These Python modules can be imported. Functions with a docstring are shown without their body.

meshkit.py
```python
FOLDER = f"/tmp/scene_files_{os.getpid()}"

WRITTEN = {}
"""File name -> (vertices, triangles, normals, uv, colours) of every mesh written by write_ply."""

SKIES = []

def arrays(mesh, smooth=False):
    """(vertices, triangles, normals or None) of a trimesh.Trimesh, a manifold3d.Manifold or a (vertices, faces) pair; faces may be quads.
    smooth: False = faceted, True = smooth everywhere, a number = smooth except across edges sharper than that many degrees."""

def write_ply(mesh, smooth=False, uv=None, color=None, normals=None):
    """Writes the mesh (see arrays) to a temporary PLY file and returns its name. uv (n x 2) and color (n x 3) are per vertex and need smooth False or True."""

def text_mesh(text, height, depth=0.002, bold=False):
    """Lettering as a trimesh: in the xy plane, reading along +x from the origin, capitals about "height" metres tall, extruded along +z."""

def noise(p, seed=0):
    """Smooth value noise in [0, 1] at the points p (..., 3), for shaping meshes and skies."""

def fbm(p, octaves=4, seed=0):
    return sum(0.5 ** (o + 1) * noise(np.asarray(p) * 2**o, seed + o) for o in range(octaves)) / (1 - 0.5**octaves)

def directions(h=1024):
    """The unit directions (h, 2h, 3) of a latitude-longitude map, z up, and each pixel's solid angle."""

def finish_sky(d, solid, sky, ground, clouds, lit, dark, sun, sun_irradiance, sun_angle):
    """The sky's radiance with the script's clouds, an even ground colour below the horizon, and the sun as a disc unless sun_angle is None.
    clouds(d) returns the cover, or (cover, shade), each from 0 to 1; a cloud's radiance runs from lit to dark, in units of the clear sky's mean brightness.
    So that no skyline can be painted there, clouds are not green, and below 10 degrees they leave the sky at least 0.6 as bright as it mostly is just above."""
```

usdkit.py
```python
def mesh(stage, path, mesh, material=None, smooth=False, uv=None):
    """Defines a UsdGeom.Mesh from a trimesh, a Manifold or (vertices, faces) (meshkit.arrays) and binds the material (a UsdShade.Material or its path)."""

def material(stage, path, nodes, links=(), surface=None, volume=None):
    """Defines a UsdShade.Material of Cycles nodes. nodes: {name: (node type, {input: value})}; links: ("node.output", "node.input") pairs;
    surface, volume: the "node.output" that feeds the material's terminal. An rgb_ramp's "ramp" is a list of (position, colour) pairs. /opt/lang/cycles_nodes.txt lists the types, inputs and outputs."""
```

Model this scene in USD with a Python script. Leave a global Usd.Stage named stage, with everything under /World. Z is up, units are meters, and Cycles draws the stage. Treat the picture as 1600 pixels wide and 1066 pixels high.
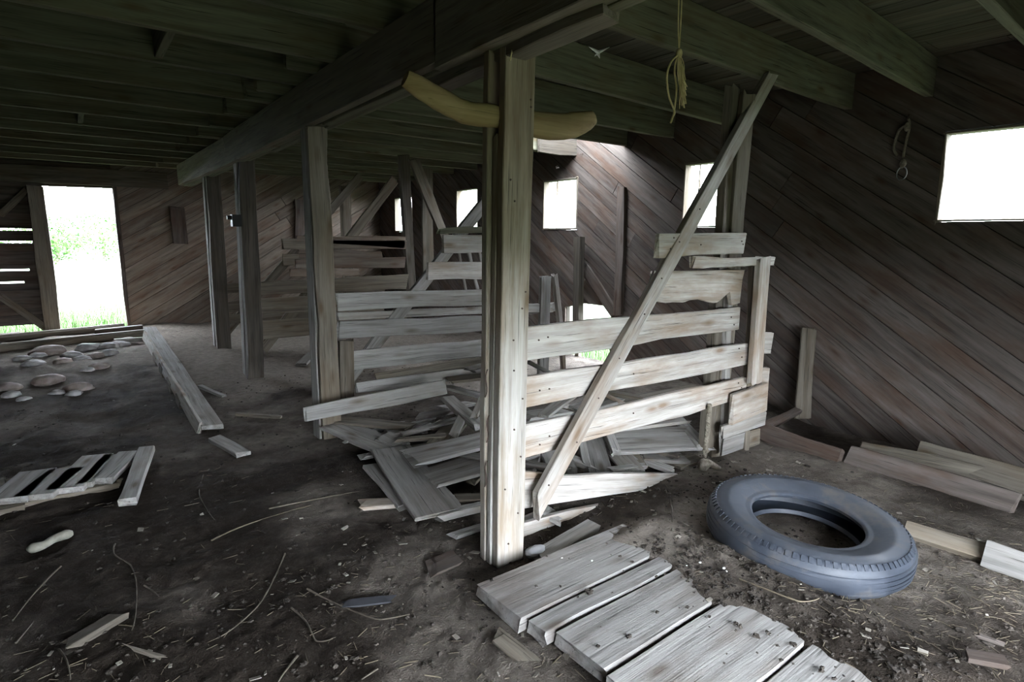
import math, random
import numpy as np, trimesh, usdkit, meshkit
from pxr import Usd, UsdGeom, UsdLux, UsdShade, Gf, Sdf, Vt
from shapely.geometry import Polygon, box as sbox
from shapely import affinity, unary_union

stage = Usd.Stage.CreateInMemory()
UsdGeom.SetStageUpAxis(stage, 'Z'); UsdGeom.SetStageMetersPerUnit(stage, 1.0)
UsdGeom.Xform.Define(stage, '/World'); UsdGeom.Scope.Define(stage, '/World/Looks')

# ---------------------------------------------------------------- camera, sky, exposure
EYE = np.array([0.0, 0.0, 1.5]); FPX, CX, CY = 910.0, 800.0, 533.0
def _basis():
    r = lambda px, py: np.array([px - CX, -(py - CY), -FPX])
    Y = r(107, 370); Y /= np.linalg.norm(Y); X = r(2030, 382); X /= np.linalg.norm(X)
    X = X - Y * X.dot(Y) * 0.5; X /= np.linalg.norm(X); Y = Y - X * Y.dot(X); Y /= np.linalg.norm(Y)
    return np.stack([X, Y, np.cross(X, Y)])
ROT = _basis()                                   # camera axes (right, up, back) are its columns
cam = UsdGeom.Camera.Define(stage, '/World/camera')
cam.CreateHorizontalApertureAttr(36.0); cam.CreateVerticalApertureAttr(24.0)
cam.CreateFocalLengthAttr(36.0 * FPX / 1600.0); cam.CreateClippingRangeAttr(Gf.Vec2f(0.05, 500))
M = np.eye(4); M[:3, :3] = ROT.T; M[3, :3] = EYE
cam.AddTransformOp().Set(Gf.Matrix4d(*M.ravel().tolist()))
cam.CreateExposureAttr(3.45)

sky = UsdLux.DomeLight.Define(stage, '/World/overcast_sky')
sky.CreateIntensityAttr(1.0); sky.CreateColorAttr(Gf.Vec3f(0.88, 0.97, 1.09))
DOOR = (-0.1, 2.9, 1.40)                         # the doorway behind the photographer: x from, x to, height
BACK_Y = -1.1

def at(px, py, **k):                             # the point of the world at a surveyed direction on a known plane
    d = ROT @ np.array([px - CX, -(py - CY), -FPX]); (a, v), = k.items(); i = 'xyz'.index(a)
    return EYE + d * (v - EYE[i]) / d[i]

# ---------------------------------------------------------------- materials
def wood(name, dark, light, stain, stain_amt=0.35, grain=26.0, rough=0.85, bump=0.35, vary=0.35, crack=0.75, wear_falloff=None):
    n = {'tc': ('texture_coordinate', {}), 'oi': ('object_info', {}),
         'r': ('math', {'math_type': 'multiply', 'value2': 57.0}),
         'rv': ('combine_xyz', {}), 'v': ('vector_math', {'math_type': 'add'}),
         'm1': ('mapping', {'scale': (1.3, grain, grain)}), 'm2': ('mapping', {'scale': (1.6, 5.0, 5.0)}), 'm3': ('mapping', {'scale': (2.2, 95.0, 95.0)}),
         'warp': ('noise_texture', {'scale': 1.5, 'detail': 2.0}), 'wv': ('vector_math', {'math_type': 'multiply_add', 'vector2': (0, 0.035, 0.035)}),
         'g': ('noise_texture', {'scale': 1.0, 'detail': 7.0, 'roughness': 0.62}),
         'f': ('noise_texture', {'scale': 1.0, 'detail': 3.0, 'roughness': 0.6}),
         'b': ('noise_texture', {'scale': 1.0, 'detail': 5.0, 'roughness': 0.65}),
         'ramp': ('rgb_ramp', {'ramp': [(0.28, dark), (0.47, tuple(np.array(dark) * .45 + np.array(light) * .55)), (0.68, light)]}),
         'st': ('rgb_ramp', {'ramp': [(0.45, (0, 0, 0)), (0.66, (1, 1, 1))]}), 'sa': ('math', {'math_type': 'multiply', 'value2': stain_amt}),
         'mx': ('mix_color', {'blend_type': 'mix', 'b': stain}),
         'mk': ('mapping', {'scale': (2.6, 8.0, 0.4)}), 'kn': ('voronoi_texture', {'scale': 1.0, 'randomness': 1.0}), 'kr': ('rgb_ramp', {'ramp': [(0.06, (.85, .85, .85)), (0.13, (.45, .45, .45)), (0.24, (0, 0, 0))]}), 'mkx': ('mix_color', {'blend_type': 'mix', 'b': tuple(np.array(stain) * .75)}),
         'ck': ('rgb_ramp', {'ramp': [(0.30, (crack * .25,) * 3), (0.40, (1, 1, 1))]}),
         'mc': ('mix_color', {'blend_type': 'multiply', 'fac': crack}),
         'va': ('map_range', {'from_min': 0.0, 'from_max': 1.0, 'to_min': 1 - vary, 'to_max': 1 + vary * .7}),
         'hsv': ('hsv', {'hue': 0.5, 'saturation': 1.0, 'fac': 1.0}),
         'hs': ('math', {'math_type': 'add'}),
         'bp': ('bump', {'strength': bump, 'distance': 0.004}),
         'p': ('principled_bsdf', {'roughness': rough, 'specular_ior_level': 0.25})}
    l = [('oi.random', 'r.value1'), ('r.value', 'rv.x'), ('r.value', 'rv.y'), ('r.value', 'rv.z'), ('tc.object', 'v.vector1'), ('rv.vector', 'v.vector2'),
         ('v.vector', 'warp.vector'), ('warp.color', 'wv.vector1'), ('v.vector', 'wv.vector3'),
         ('wv.vector', 'm1.vector'), ('v.vector', 'm2.vector'), ('wv.vector', 'm3.vector'), ('m1.vector', 'g.vector'), ('m2.vector', 'b.vector'), ('m3.vector', 'f.vector'),
         ('g.fac', 'ramp.fac'), ('b.fac', 'st.fac'), ('st.color', 'sa.value1'), ('sa.value', 'mx.fac'), ('ramp.color', 'mx.a'),
         ('f.fac', 'ck.fac'), ('v.vector', 'mk.vector'), ('mk.vector', 'kn.vector'), ('kn.distance', 'kr.fac'), ('kr.color', 'mkx.fac'), ('mx.result', 'mkx.a'), ('mkx.result', 'mc.a'), ('ck.color', 'mc.b'), ('oi.random', 'va.value'), ('va.result', 'hsv.value'), ('mc.result', 'hsv.color'),
         ('hsv.color', 'p.base_color'), ('g.fac', 'hs.value1'), ('f.fac', 'hs.value2'), ('hs.value', 'bp.height'), ('bp.normal', 'p.normal')]
    if wear_falloff:                                     # browner wood towards one end, with dimmer light up there painted in too
        n.update({'sx': ('separate_xyz', {}), 'wx': ('math', {'math_type': 'multiply_add', 'value2': .7}), 'wr': ('map_range', {'range_type': 'smoothstep', 'from_min': wear_falloff[0], 'from_max': wear_falloff[1], 'to_min': 0.0, 'to_max': 1.0}), 'wm': ('mix_color', {'blend_type': 'multiply', 'b': wear_falloff[2]})})
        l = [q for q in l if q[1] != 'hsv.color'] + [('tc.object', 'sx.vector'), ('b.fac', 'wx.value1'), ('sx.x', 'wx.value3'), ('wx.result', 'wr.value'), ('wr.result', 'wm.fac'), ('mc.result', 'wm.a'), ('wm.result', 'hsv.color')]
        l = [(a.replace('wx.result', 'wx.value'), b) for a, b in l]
    return usdkit.material(stage, '/World/Looks/' + name, n, l, surface='p.BSDF')

W_RAIL = wood('rail_wood', (0.21, 0.185, 0.155), (0.52, 0.485, 0.44), (0.25, 0.165, 0.10), 0.7, vary=.16)
W_POST = wood('post_wood', (0.20, 0.17, 0.13), (0.49, 0.465, 0.43), (0.23, 0.165, 0.10), 0.6, vary=.12, wear_falloff=(-.25, 1.25, (.58, .51, .40)))
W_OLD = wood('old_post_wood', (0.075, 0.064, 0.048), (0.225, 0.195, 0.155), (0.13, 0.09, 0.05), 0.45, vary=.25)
W_GREY = wood('grey_broken_wood', (0.165, 0.155, 0.14), (0.42, 0.40, 0.37), (0.19, 0.15, 0.11), 0.45, vary=.3)
W_PLANK = wood('floor_plank_wood', (0.16, 0.15, 0.14), (0.40, 0.38, 0.355), (0.15, 0.115, 0.09), 0.65, grain=20, bump=.6, vary=.12)
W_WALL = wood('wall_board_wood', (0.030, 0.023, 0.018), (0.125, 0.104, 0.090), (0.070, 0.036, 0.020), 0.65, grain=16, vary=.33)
W_JOIST = wood('joist_wood', (0.055, 0.054, 0.036), (0.18, 0.176, 0.122), (0.12, 0.085, 0.04), 0.45, vary=.22)
W_CEIL = wood('ceiling_board_wood', (0.040, 0.035, 0.026), (0.12, 0.108, 0.084), (0.09, 0.06, 0.035), 0.5, vary=.3)
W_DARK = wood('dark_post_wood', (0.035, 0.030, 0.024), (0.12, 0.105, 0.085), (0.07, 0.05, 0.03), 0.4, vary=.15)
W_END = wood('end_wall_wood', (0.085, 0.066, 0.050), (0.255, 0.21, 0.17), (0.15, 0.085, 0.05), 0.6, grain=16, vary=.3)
W_YOKE = wood('yoke_wood', (0.13, 0.085, 0.032), (0.28, 0.215, 0.105), (0.22, 0.14, 0.06), 0.4, vary=.05, crack=.4)

def plain(name, c, rough=0.8, c2=None, scale=8.0, bump=0.0, metallic=0.0, detail=4.0):
    n = {'tc': ('texture_coordinate', {}), 'n': ('noise_texture', {'scale': scale, 'detail': detail, 'roughness': .6}),
         'rp': ('rgb_ramp', {'ramp': [(0.35, c), (0.65, c2 or c)]}), 'bp': ('bump', {'strength': bump, 'distance': 0.01}),
         'p': ('principled_bsdf', {'roughness': rough, 'metallic': metallic, 'specular_ior_level': .3})}
    return usdkit.material(stage, '/World/Looks/' + name, n, [('tc.object', 'n.vector'), ('n.fac', 'rp.fac'), ('rp.color', 'p.base_color'), ('n.fac', 'bp.height'), ('bp.normal', 'p.normal')], surface='p.BSDF')

DIRT = usdkit.material(stage, '/World/Looks/barn_dirt', {
    'tc': ('texture_coordinate', {}),
    'a': ('noise_texture', {'scale': 1.1, 'detail': 6.0, 'roughness': .65}), 'b': ('noise_texture', {'scale': 14.0, 'detail': 8.0, 'roughness': .72}),
    'c': ('noise_texture', {'scale': 120.0, 'detail': 3.0, 'roughness': .7}), 'd': ('voronoi_texture', {'scale': 55.0}),
    'r': ('rgb_ramp', {'ramp': [(0.32, (0.019, 0.014, 0.0105)), (0.50, (0.043, 0.033, 0.0255)), (0.68, (0.095, 0.076, 0.060))]}),
    'mx': ('mix_float', {'fac': 0.55}), 'sp': ('rgb_ramp', {'ramp': [(0.66, (0, 0, 0)), (0.74, (1, 1, 1))]}), 'sf': ('math', {'math_type': 'multiply', 'value2': .45}),
    'du': ('attribute', {'attribute': 'dust_daylight'}), 'm3': ('mix_color', {'blend_type': 'mix', 'b': (0.40, 0.345, 0.29)}), 'dn': ('math', {'math_type': 'multiply'}), 'd2': ('math', {'math_type': 'multiply_add', 'value2': 1.1, 'value3': .12}),
    'm2': ('mix_color', {'blend_type': 'mix', 'b': (0.30, 0.25, 0.19)}),
    'h': ('math', {'math_type': 'multiply_add', 'value2': .5}), 'bp': ('bump', {'strength': 1.0, 'distance': .035}),
    'p': ('principled_bsdf', {'roughness': .95, 'specular_ior_level': .1})},
    [('tc.object', 'a.vector'), ('tc.object', 'b.vector'), ('tc.object', 'c.vector'), ('tc.object', 'd.vector'), ('a.fac', 'mx.a'), ('b.fac', 'mx.b'), ('mx.result', 'r.fac'), ('c.fac', 'sp.fac'), ('sp.color', 'sf.value1'),
     ('b.fac', 'd2.value1'), ('d2.value', 'dn.value1'), ('du.fac', 'dn.value2'), ('dn.value', 'm3.fac'), ('r.color', 'm3.a'), ('sf.value', 'm2.fac'), ('m3.result', 'm2.a'), ('m2.result', 'p.base_color'), ('c.fac', 'h.value1'), ('b.fac', 'h.value3'), ('h.value', 'bp.height'), ('bp.normal', 'p.normal')], surface='p.BSDF')
CLOD = plain('dirt_clod', (0.025, 0.020, 0.016), .95, (0.075, 0.062, 0.050), 2)
STRAW = plain('dry_straw', (0.07, 0.056, 0.038), .8, (0.17, 0.14, 0.095), 3)
CHIP = plain('pale_wood_chip', (0.09, 0.078, 0.06), .85, (0.30, 0.27, 0.225), 9)
STONE = plain('field_stone', (0.22, 0.20, 0.19), .8, (0.48, 0.46, 0.44), 7, .3)
STONE_B = plain('reddish_field_stone', (0.19, 0.14, 0.115), .8, (0.36, 0.30, 0.27), 7, .3)
TWIG = plain('dry_twig', (0.055, 0.045, 0.034), .9, (0.13, 0.108, 0.082), 12)
TWINE = plain('baler_twine', (0.42, 0.34, 0.16), .8, (0.60, 0.50, 0.28), 20)
ROPE = plain('old_rope', (0.12, 0.10, 0.075), .9, (0.24, 0.21, 0.165), 40, .4)
NAIL = plain('rusty_nail', (0.045, 0.032, 0.026), .6, (0.09, 0.06, 0.045), 40)
STEEL = plain('dull_steel', (0.32, 0.32, 0.33), .4, (0.45, 0.45, 0.46), 20, 0, .8)
BLACK = plain('black_plastic', (0.02, 0.02, 0.02), .5)
WEB = plain('white_cobweb', (0.65, 0.65, 0.62), .9)
BONE = plain('bleached_bone', (0.17, 0.16, 0.125), .75, (0.30, 0.285, 0.235), 14, .2)
SHEATH = plain('outer_sheathing', (0.045, 0.038, 0.030), .95)
GRASS = plain('meadow_grass', (0.024, 0.040, 0.013), .9, (0.042, 0.062, 0.022), 2)
BLADE = plain('grass_blade', (0.11, 0.22, 0.07), .7, (0.20, 0.33, 0.13), 4)
LEAF = plain('shrub_leaf', (0.05, 0.13, 0.03), .7, (0.10, 0.21, 0.05), 4)
RUBBER = usdkit.material(stage, '/World/Looks/dusty_rubber', {
    'tc': ('texture_coordinate', {}), 'a': ('noise_texture', {'scale': 5.0, 'detail': 6.0, 'roughness': .65}), 'b': ('noise_texture', {'scale': 60.0, 'detail': 3.0}),
    'r': ('rgb_ramp', {'ramp': [(0.35, (0.020, 0.025, 0.035)), (0.55, (0.036, 0.043, 0.057)), (0.72, (0.09, 0.082, 0.074))]}),
    'rr': ('map_range', {'from_min': .3, 'from_max': .7, 'to_min': .42, 'to_max': .72}), 'bp': ('bump', {'strength': .15, 'distance': .004}),
    'p': ('principled_bsdf', {'specular_ior_level': .5})},
    [('tc.object', 'a.vector'), ('tc.object', 'b.vector'), ('a.fac', 'r.fac'), ('r.color', 'p.base_color'), ('a.fac', 'rr.value'), ('rr.result', 'p.roughness'), ('b.fac', 'bp.height'), ('bp.normal', 'p.normal')], surface='p.BSDF')

# ---------------------------------------------------------------- helpers
used = {}
def numbered(parent, name):
    k = used[(parent, name)] = used.get((parent, name), -1) + 1
    return f'{parent}/{name}' + (f'_{k:03d}' if k else '')
def tag(prim, label=None, cat=None, group=None, kind=None):
    for k, v in (('label', label), ('category', cat), ('group', group), ('kind', kind)):
        if v: prim.SetCustomDataByKey(k, v)
    return prim
base_of = {}
def thing(name, label=None, cat=None, loc=(0, 0, 0), group=None, kind=None):
    p = numbered('/World', name); x = UsdGeom.Xform.Define(stage, p); x.AddTranslateOp().Set(Gf.Vec3d(*map(float, loc)))
    base_of[p] = np.array(loc, float)
    return tag(x.GetPrim(), label, cat, group, kind)
def put(name, mesh, mat, parent=None, mw=None, smooth=False, **t):
    """ONE Mesh prim under parent (a prim) or under /World; mw: its local-to-world matrix (column vectors)."""
    pp = str(parent.GetPath()) if parent else '/World'
    top = '/' + '/'.join(pp.split('/')[1:3])
    path = numbered(pp, name)
    mw = np.eye(4) if mw is None else np.array(mw, float)
    if parent:
        b = np.eye(4); b[:3, 3] = base_of.get(top, np.zeros(3))
        if pp != top: b = world_of[pp]
        local = np.linalg.inv(b) @ mw
    else: local = mw
    m = usdkit.mesh(stage, path, mesh, mat, smooth=smooth)
    if not np.allclose(local, np.eye(4)): m.AddTransformOp().Set(Gf.Matrix4d(*local.T.ravel().tolist()))
    world_of[path] = mw
    return tag(m.GetPrim(), **t)
world_of = {}
def mat_move(v):
    m = np.eye(4); m[:3, 3] = v; return m
def axes(p0, p1, nrm):
    p0, p1 = np.array(p0, float), np.array(p1, float); x = p1 - p0; L = np.linalg.norm(x); x /= L
    z = np.array(nrm, float); z = z - x * z.dot(x); z /= np.linalg.norm(z); y = np.cross(z, x)
    m = np.eye(4); m[:3, 0], m[:3, 1], m[:3, 2], m[:3, 3] = x, y, z, (p0 + p1) / 2
    return m, L

def board(L, w, t, seed=0, n=3, rag=0.012, bend=0.0, twist=0.0, splinter=0.01, cham=0.004, taper=(1, 1), cut=(0, 0), notch=None):
    """A weathered plank: length along x, width along y, thickness along z, chamfered, slightly wavy, with worn ends."""
    rg = np.random.default_rng(seed); c = min(cham, t * .25)
    hw, ht = w / 2, t / 2
    prof = np.array([(-hw, -ht + c), (-hw + c, -ht), (hw - c, -ht), (hw, -ht + c), (hw, ht - c), (hw - c, ht), (-hw + c, ht), (-hw, ht - c)])
    xs = np.linspace(-L / 2, L / 2, n + 1); V = []
    ph = rg.uniform(0, 99, 3)
    for i, x in enumerate(xs):
        s = i / n; q = prof.copy()
        k = taper[0] + (taper[1] - taper[0]) * s
        up, dn = (meshkit.noise(np.array([[x * 3 + ph[0], 1.3, 0], [x * 3 + ph[1], 7.7, 0]])) - .5) * 2 * rag
        q[:, 0] = q[:, 0] * k + np.where(q[:, 0] > 0, up, dn)
        if notch is not None: q[:, 0] = np.where(q[:, 0] < 0, q[:, 0] + notch(s), q[:, 0])
        a = twist * (s - .5); ca, sa = math.cos(a), math.sin(a)
        q = np.stack([q[:, 0] * ca - q[:, 1] * sa, q[:, 0] * sa + q[:, 1] * ca], 1)
        q[:, 1] += bend * (1 - (2 * s - 1) ** 2)
        e = np.zeros(8)
        if i in (0, n):
            e = rg.normal(0, splinter, 8); e = (e + np.roll(e[::-1], 1)) / 1.4
            e += cut[0 if i == 0 else 1] * (q[:, 0] / w)
        V.append(np.column_stack([x + e, q]))
    V = np.vstack(V); F = []
    for i in range(n):
        for j in range(8):
            a, b = i * 8 + j, i * 8 + (j + 1) % 8
            F += [(a, a + 8, b + 8), (a, b + 8, b)]
    for j in range(1, 7):
        F.append((0, j, j + 1)); F.append((n * 8, n * 8 + j + 1, n * 8 + j))
    m = trimesh.Trimesh(V, np.array(F), process=False)
    if m.volume < 0: m.invert()
    return m
SEED = [100]
def plank(name, p0, p1, w, t, nrm=(0, 0, 1), mat=None, parent=None, **k):
    tg = {a: k.pop(a) for a in ('label', 'cat', 'group', 'kind') if a in k}
    SEED[0] += 1; m, L = axes(p0, p1, nrm)
    k.setdefault('n', 4)
    return put(name, board(L, w, t, SEED[0], **k), mat or W_GREY, parent, m, **tg)
def rail_px(parent, y, tl, tr, bl, br, t=.03, mat=None, name='rail', back=0.0, **k):
    a, b, c, d = (at(*p, y=y) for p in (tl, tr, bl, br))
    p0, p1 = (a + c) / 2, (b + d) / 2; w0, w1 = a[2] - c[2], b[2] - d[2]; w = (w0 + w1) / 2
    p0 = p0 - back * (p1 - p0) / np.linalg.norm(p1 - p0)             # the end that runs on behind a post
    k.setdefault('n', 10); k.setdefault('taper', (w0 / w, w1 / w))
    return plank(name, p0, p1, w, t, (0, -1, 0), mat or W_RAIL, parent, **k), (p0, p1, w)

def strips(poly_wall, holes, ang, pitch, rg, frame, thick, parent, mat, name='board', gap=.007, off=0.0, jit=.15, maxlen=4.6):
    """Covers a wall outline (in the wall's own u, v plane) with boards at an angle, each board a Mesh of its own. frame(u, v, d) -> world."""
    region = poly_wall
    for h in holes: region = region.difference(h)
    c, s = math.cos(ang), math.sin(ang)
    R = affinity.rotate(region, -ang, origin=(0, 0), use_radians=True)
    x0, y0, x1, y1 = R.bounds; y = y0 - off
    O = frame(0, 0, 0); U = frame(c, s, 0) - O; V = frame(-s, c, 0) - O; N = frame(0, 0, 1) - O
    while y < y1:
        w = pitch * rg.uniform(1 - jit, 1 + jit)
        cuts = [x0 - 1]
        while cuts[-1] < x1 + 1: cuts.append(cuts[-1] + rg.uniform(.7, 1.0) * maxlen)
        for a, b in zip(cuts, cuts[1:]):
            g = R.intersection(sbox(a + .002, y + gap / 2, b - .002, y + w - gap / 2))
            for q in getattr(g, 'geoms', [g]):
                if q.area < .002 or q.geom_type != 'Polygon': continue
                d = rg.uniform(0, .007); cx, cy = (q.bounds[0] + q.bounds[2]) / 2, (q.bounds[1] + q.bounds[3]) / 2
                m = trimesh.creation.extrude_polygon(affinity.translate(q.simplify(.001), -cx, -cy), thick, engine='earcut')
                mw = np.eye(4); mw[:3, 0], mw[:3, 1], mw[:3, 2] = U, V, N
                mw[:3, 3] = O + U * cx + V * cy + N * d
                put(name, m, mat, parent, mw)
        y += w
def slab(region, frame, d0, d1):
    """An extruded outline between two depths of a wall frame (baked in world space)."""
    out = []
    for q in getattr(region, 'geoms', [region]):
        m = trimesh.creation.extrude_polygon(q, d1 - d0, engine='earcut'); v = m.vertices
        O = frame(0, 0, 0); U = frame(1, 0, 0) - O; V = frame(0, 1, 0) - O; N = frame(0, 0, 1) - O
        m = trimesh.Trimesh(O + v[:, :1] * U + v[:, 1:2] * V + (v[:, 2:] + d0) * N, m.faces, process=False)
        if m.volume < 0: m.invert()
        out.append(m)
    return trimesh.util.concatenate(out)
def tube(pts, r, sides=6, closed=False):
    p = np.asarray(pts, float); n = len(p); r = np.broadcast_to(r, (n,))
    t = np.roll(p, -1, 0) - np.roll(p, 1, 0) if closed else np.gradient(p, axis=0)
    t /= np.linalg.norm(t, axis=1, keepdims=True) + 1e-12
    V = []; ref = np.array([0.13, 0.31, 0.94]); a = np.cross(t[0], ref); a /= np.linalg.norm(a)
    for i in range(n):
        a = a - t[i] * a.dot(t[i]); a /= np.linalg.norm(a) + 1e-12; b = np.cross(t[i], a)
        th = np.arange(sides) * 2 * np.pi / sides
        V.append(p[i] + r[i] * (np.cos(th)[:, None] * a + np.sin(th)[:, None] * b))
    V = np.vstack(V); F = []
    for i in range(n if closed else n - 1):
        for j in range(sides):
            a0, b0 = i * sides + j, i * sides + (j + 1) % sides; a1, b1 = (a0 + sides) % (n * sides), (b0 + sides) % (n * sides)
            F += [(a0, b0, b1), (a0, b1, a1)]
    if not closed:
        for j in range(1, sides - 1): F += [(0, j + 1, j), ((n - 1) * sides, (n - 1) * sides + j, (n - 1) * sides + j + 1)]
    return trimesh.Trimesh(V, np.array(F), process=False)
def curve(pts, n=24):
    p = np.asarray(pts, float); k = len(p); s = np.linspace(0, k - 1, n)
    from scipy.interpolate import PchipInterpolator
    return np.stack([PchipInterpolator(np.arange(k), p[:, i])(s) for i in range(3)], 1)
def rock(r, seed, squash=(1, 1, .6), sub=3, rough=.28):
    m = trimesh.creation.icosphere(sub, 1.0); v = np.array(m.vertices)
    d = 1 + rough * (meshkit.fbm(v * 1.3 + seed * 3.7, 3, seed) - .5) * 2
    m.vertices = v * d[:, None] * np.array(squash) * r
    return m
def nails(parent, pts, nrm, r=.006):
    ms = []
    for p in pts:
        c = trimesh.creation.cylinder(radius=r, height=.006, sections=7)
        m, _ = axes(p, np.array(p) + np.cross(nrm, [.3, .5, .81]), nrm); m[:3, 3] = p; c.apply_transform(m); ms.append(c)
    return put('nail_head', trimesh.util.concatenate(ms), NAIL, parent, kind='stuff')

# ---------------------------------------------------------------- ground
WX, EY, LX, CEIL = 5.2, 11.5, -4.8, 2.83          # right wall, end wall, left wall, underside of the ceiling boards
def sm(a, b, x): t = np.clip((x - a) / (b - a), 0, 1); return t * t * (3 - 2 * t)
def ground(x, y, fine=True):
    x, y = np.asarray(x, float), np.asarray(y, float); p = np.stack([x, y, 0 * x], -1)
    z = .035 * (meshkit.fbm(p * 1.6, 3, 5) - .5)
    edge = 1.97 + .30 * (meshkit.fbm(p * 5.0, 3, 9) - .5) - .16 * np.exp(-((y - 1.32) / .22) ** 2)
    mound = sm(edge - .10, edge + .13, x) * sm(.1, .5, y) * (1 - sm(1.78, 2.0, y)) * (1 - .93 * sm(2.26, 2.55, x))
    z = z + .088 * mound
    z = z - .02 * sm(1.2, 1.4, x) * (1 - sm(1.85, 2.1, x)) * (1 - sm(1.85, 2.0, y))
    z = z - .13 * sm(4.18, 4.40, x) * (1 - sm(2.4, 3.0, y))
    z = z + .06 * (meshkit.fbm(p * 3.1, 4, 61) - .5) * sm(2.8, 4.5, y) * (1 - sm(1.0, 1.6, x))
    z = z + .05 * np.exp(-((x - 2.95) ** 2 + (y - 2.0) ** 2 * 5) / .25)
    z = z + .05 * sm(7.0, 9.0, y) * (1 - sm(1.2, 1.8, x))
    if fine:
        k = .6 + .8 * meshkit.fbm(p * 2.3, 2, 21)
        z = z + k * (.022 * (meshkit.fbm(p * 7.0, 3, 6) - .5) + .017 * (meshkit.fbm(p * 22.0, 3, 7) - .5))
    return z
gx = np.concatenate([np.linspace(LX, -1.2, 60)[:-1], np.linspace(-1.2, WX + .02, 330)]); gy = np.concatenate([np.linspace(BACK_Y - .1, .4, 40)[:-1], np.linspace(.4, 5.0, 250)[:-1], np.linspace(5.0, EY + .02, 130)])
GX, GY = np.meshgrid(gx, gy); GZ = ground(GX, GY)
idx = np.arange(GX.size).reshape(GX.shape)
quads = np.stack([idx[:-1, :-1], idx[:-1, 1:], idx[1:, 1:], idx[1:, :-1]], -1).reshape(-1, 4)
put('floor', (np.column_stack([GX.ravel(), GY.ravel(), GZ.ravel()]), quads), DIRT, smooth=True, label='dark trampled dirt floor of the barn', kind='structure')
# dusty patches, paled by painted daylight near the far door; left foreground darker
_p = np.stack([GX, GY, 0 * GX], -1); _n = .5 + 1.1 * (meshkit.fbm(_p * 1.9, 5, 40) - .5)
dust_daylight = sm(.28, .86, _n + .42 * sm(6.2, 9.0, GY + 1.6 * sm(.5, 1.3, GX)) * sm(-1.2, .2, GX) + .10 * sm(.6, 1.9, GX) * (1 - sm(2.0, 3.2, GY)) - .18 * (1 - sm(.4, 1.3, GX)) * (1 - sm(3.5, 7, GY)) - .2 * sm(3.9, 4.3, GX) * (1 - sm(2.4, 3, GY)))
_pv = UsdGeom.PrimvarsAPI(stage.GetPrimAtPath('/World/floor')).CreatePrimvar('dust_daylight', Sdf.ValueTypeNames.FloatArray, 'vertex'); _pv.Set(Vt.FloatArray.FromNumpy((dust_daylight * .85).ravel().astype(np.float32)))
gz = lambda x, y: float(ground(np.array([x]), np.array([y]))[0])
def meadow():
    a = np.linspace(-1, 1, 61); a = np.sign(a) * np.abs(a) ** 2 * 60; X, Y = np.meshgrid(a, a)
    Z = -.22 + .25 * (meshkit.fbm(np.stack([X, Y, 0 * X], -1) * .15, 3, 3) - .5) * (np.hypot(X - 1, Y - 5) > 9) 
    i = np.arange(X.size).reshape(X.shape); q = np.stack([i[:-1, :-1], i[:-1, 1:], i[1:, 1:], i[1:, :-1]], -1).reshape(-1, 4)
    return np.column_stack([X.ravel(), Y.ravel(), Z.ravel()]), q
put('meadow', meadow(), GRASS, smooth=True, label='green meadow outside the barn, seen through the doorway', kind='structure')

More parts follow.
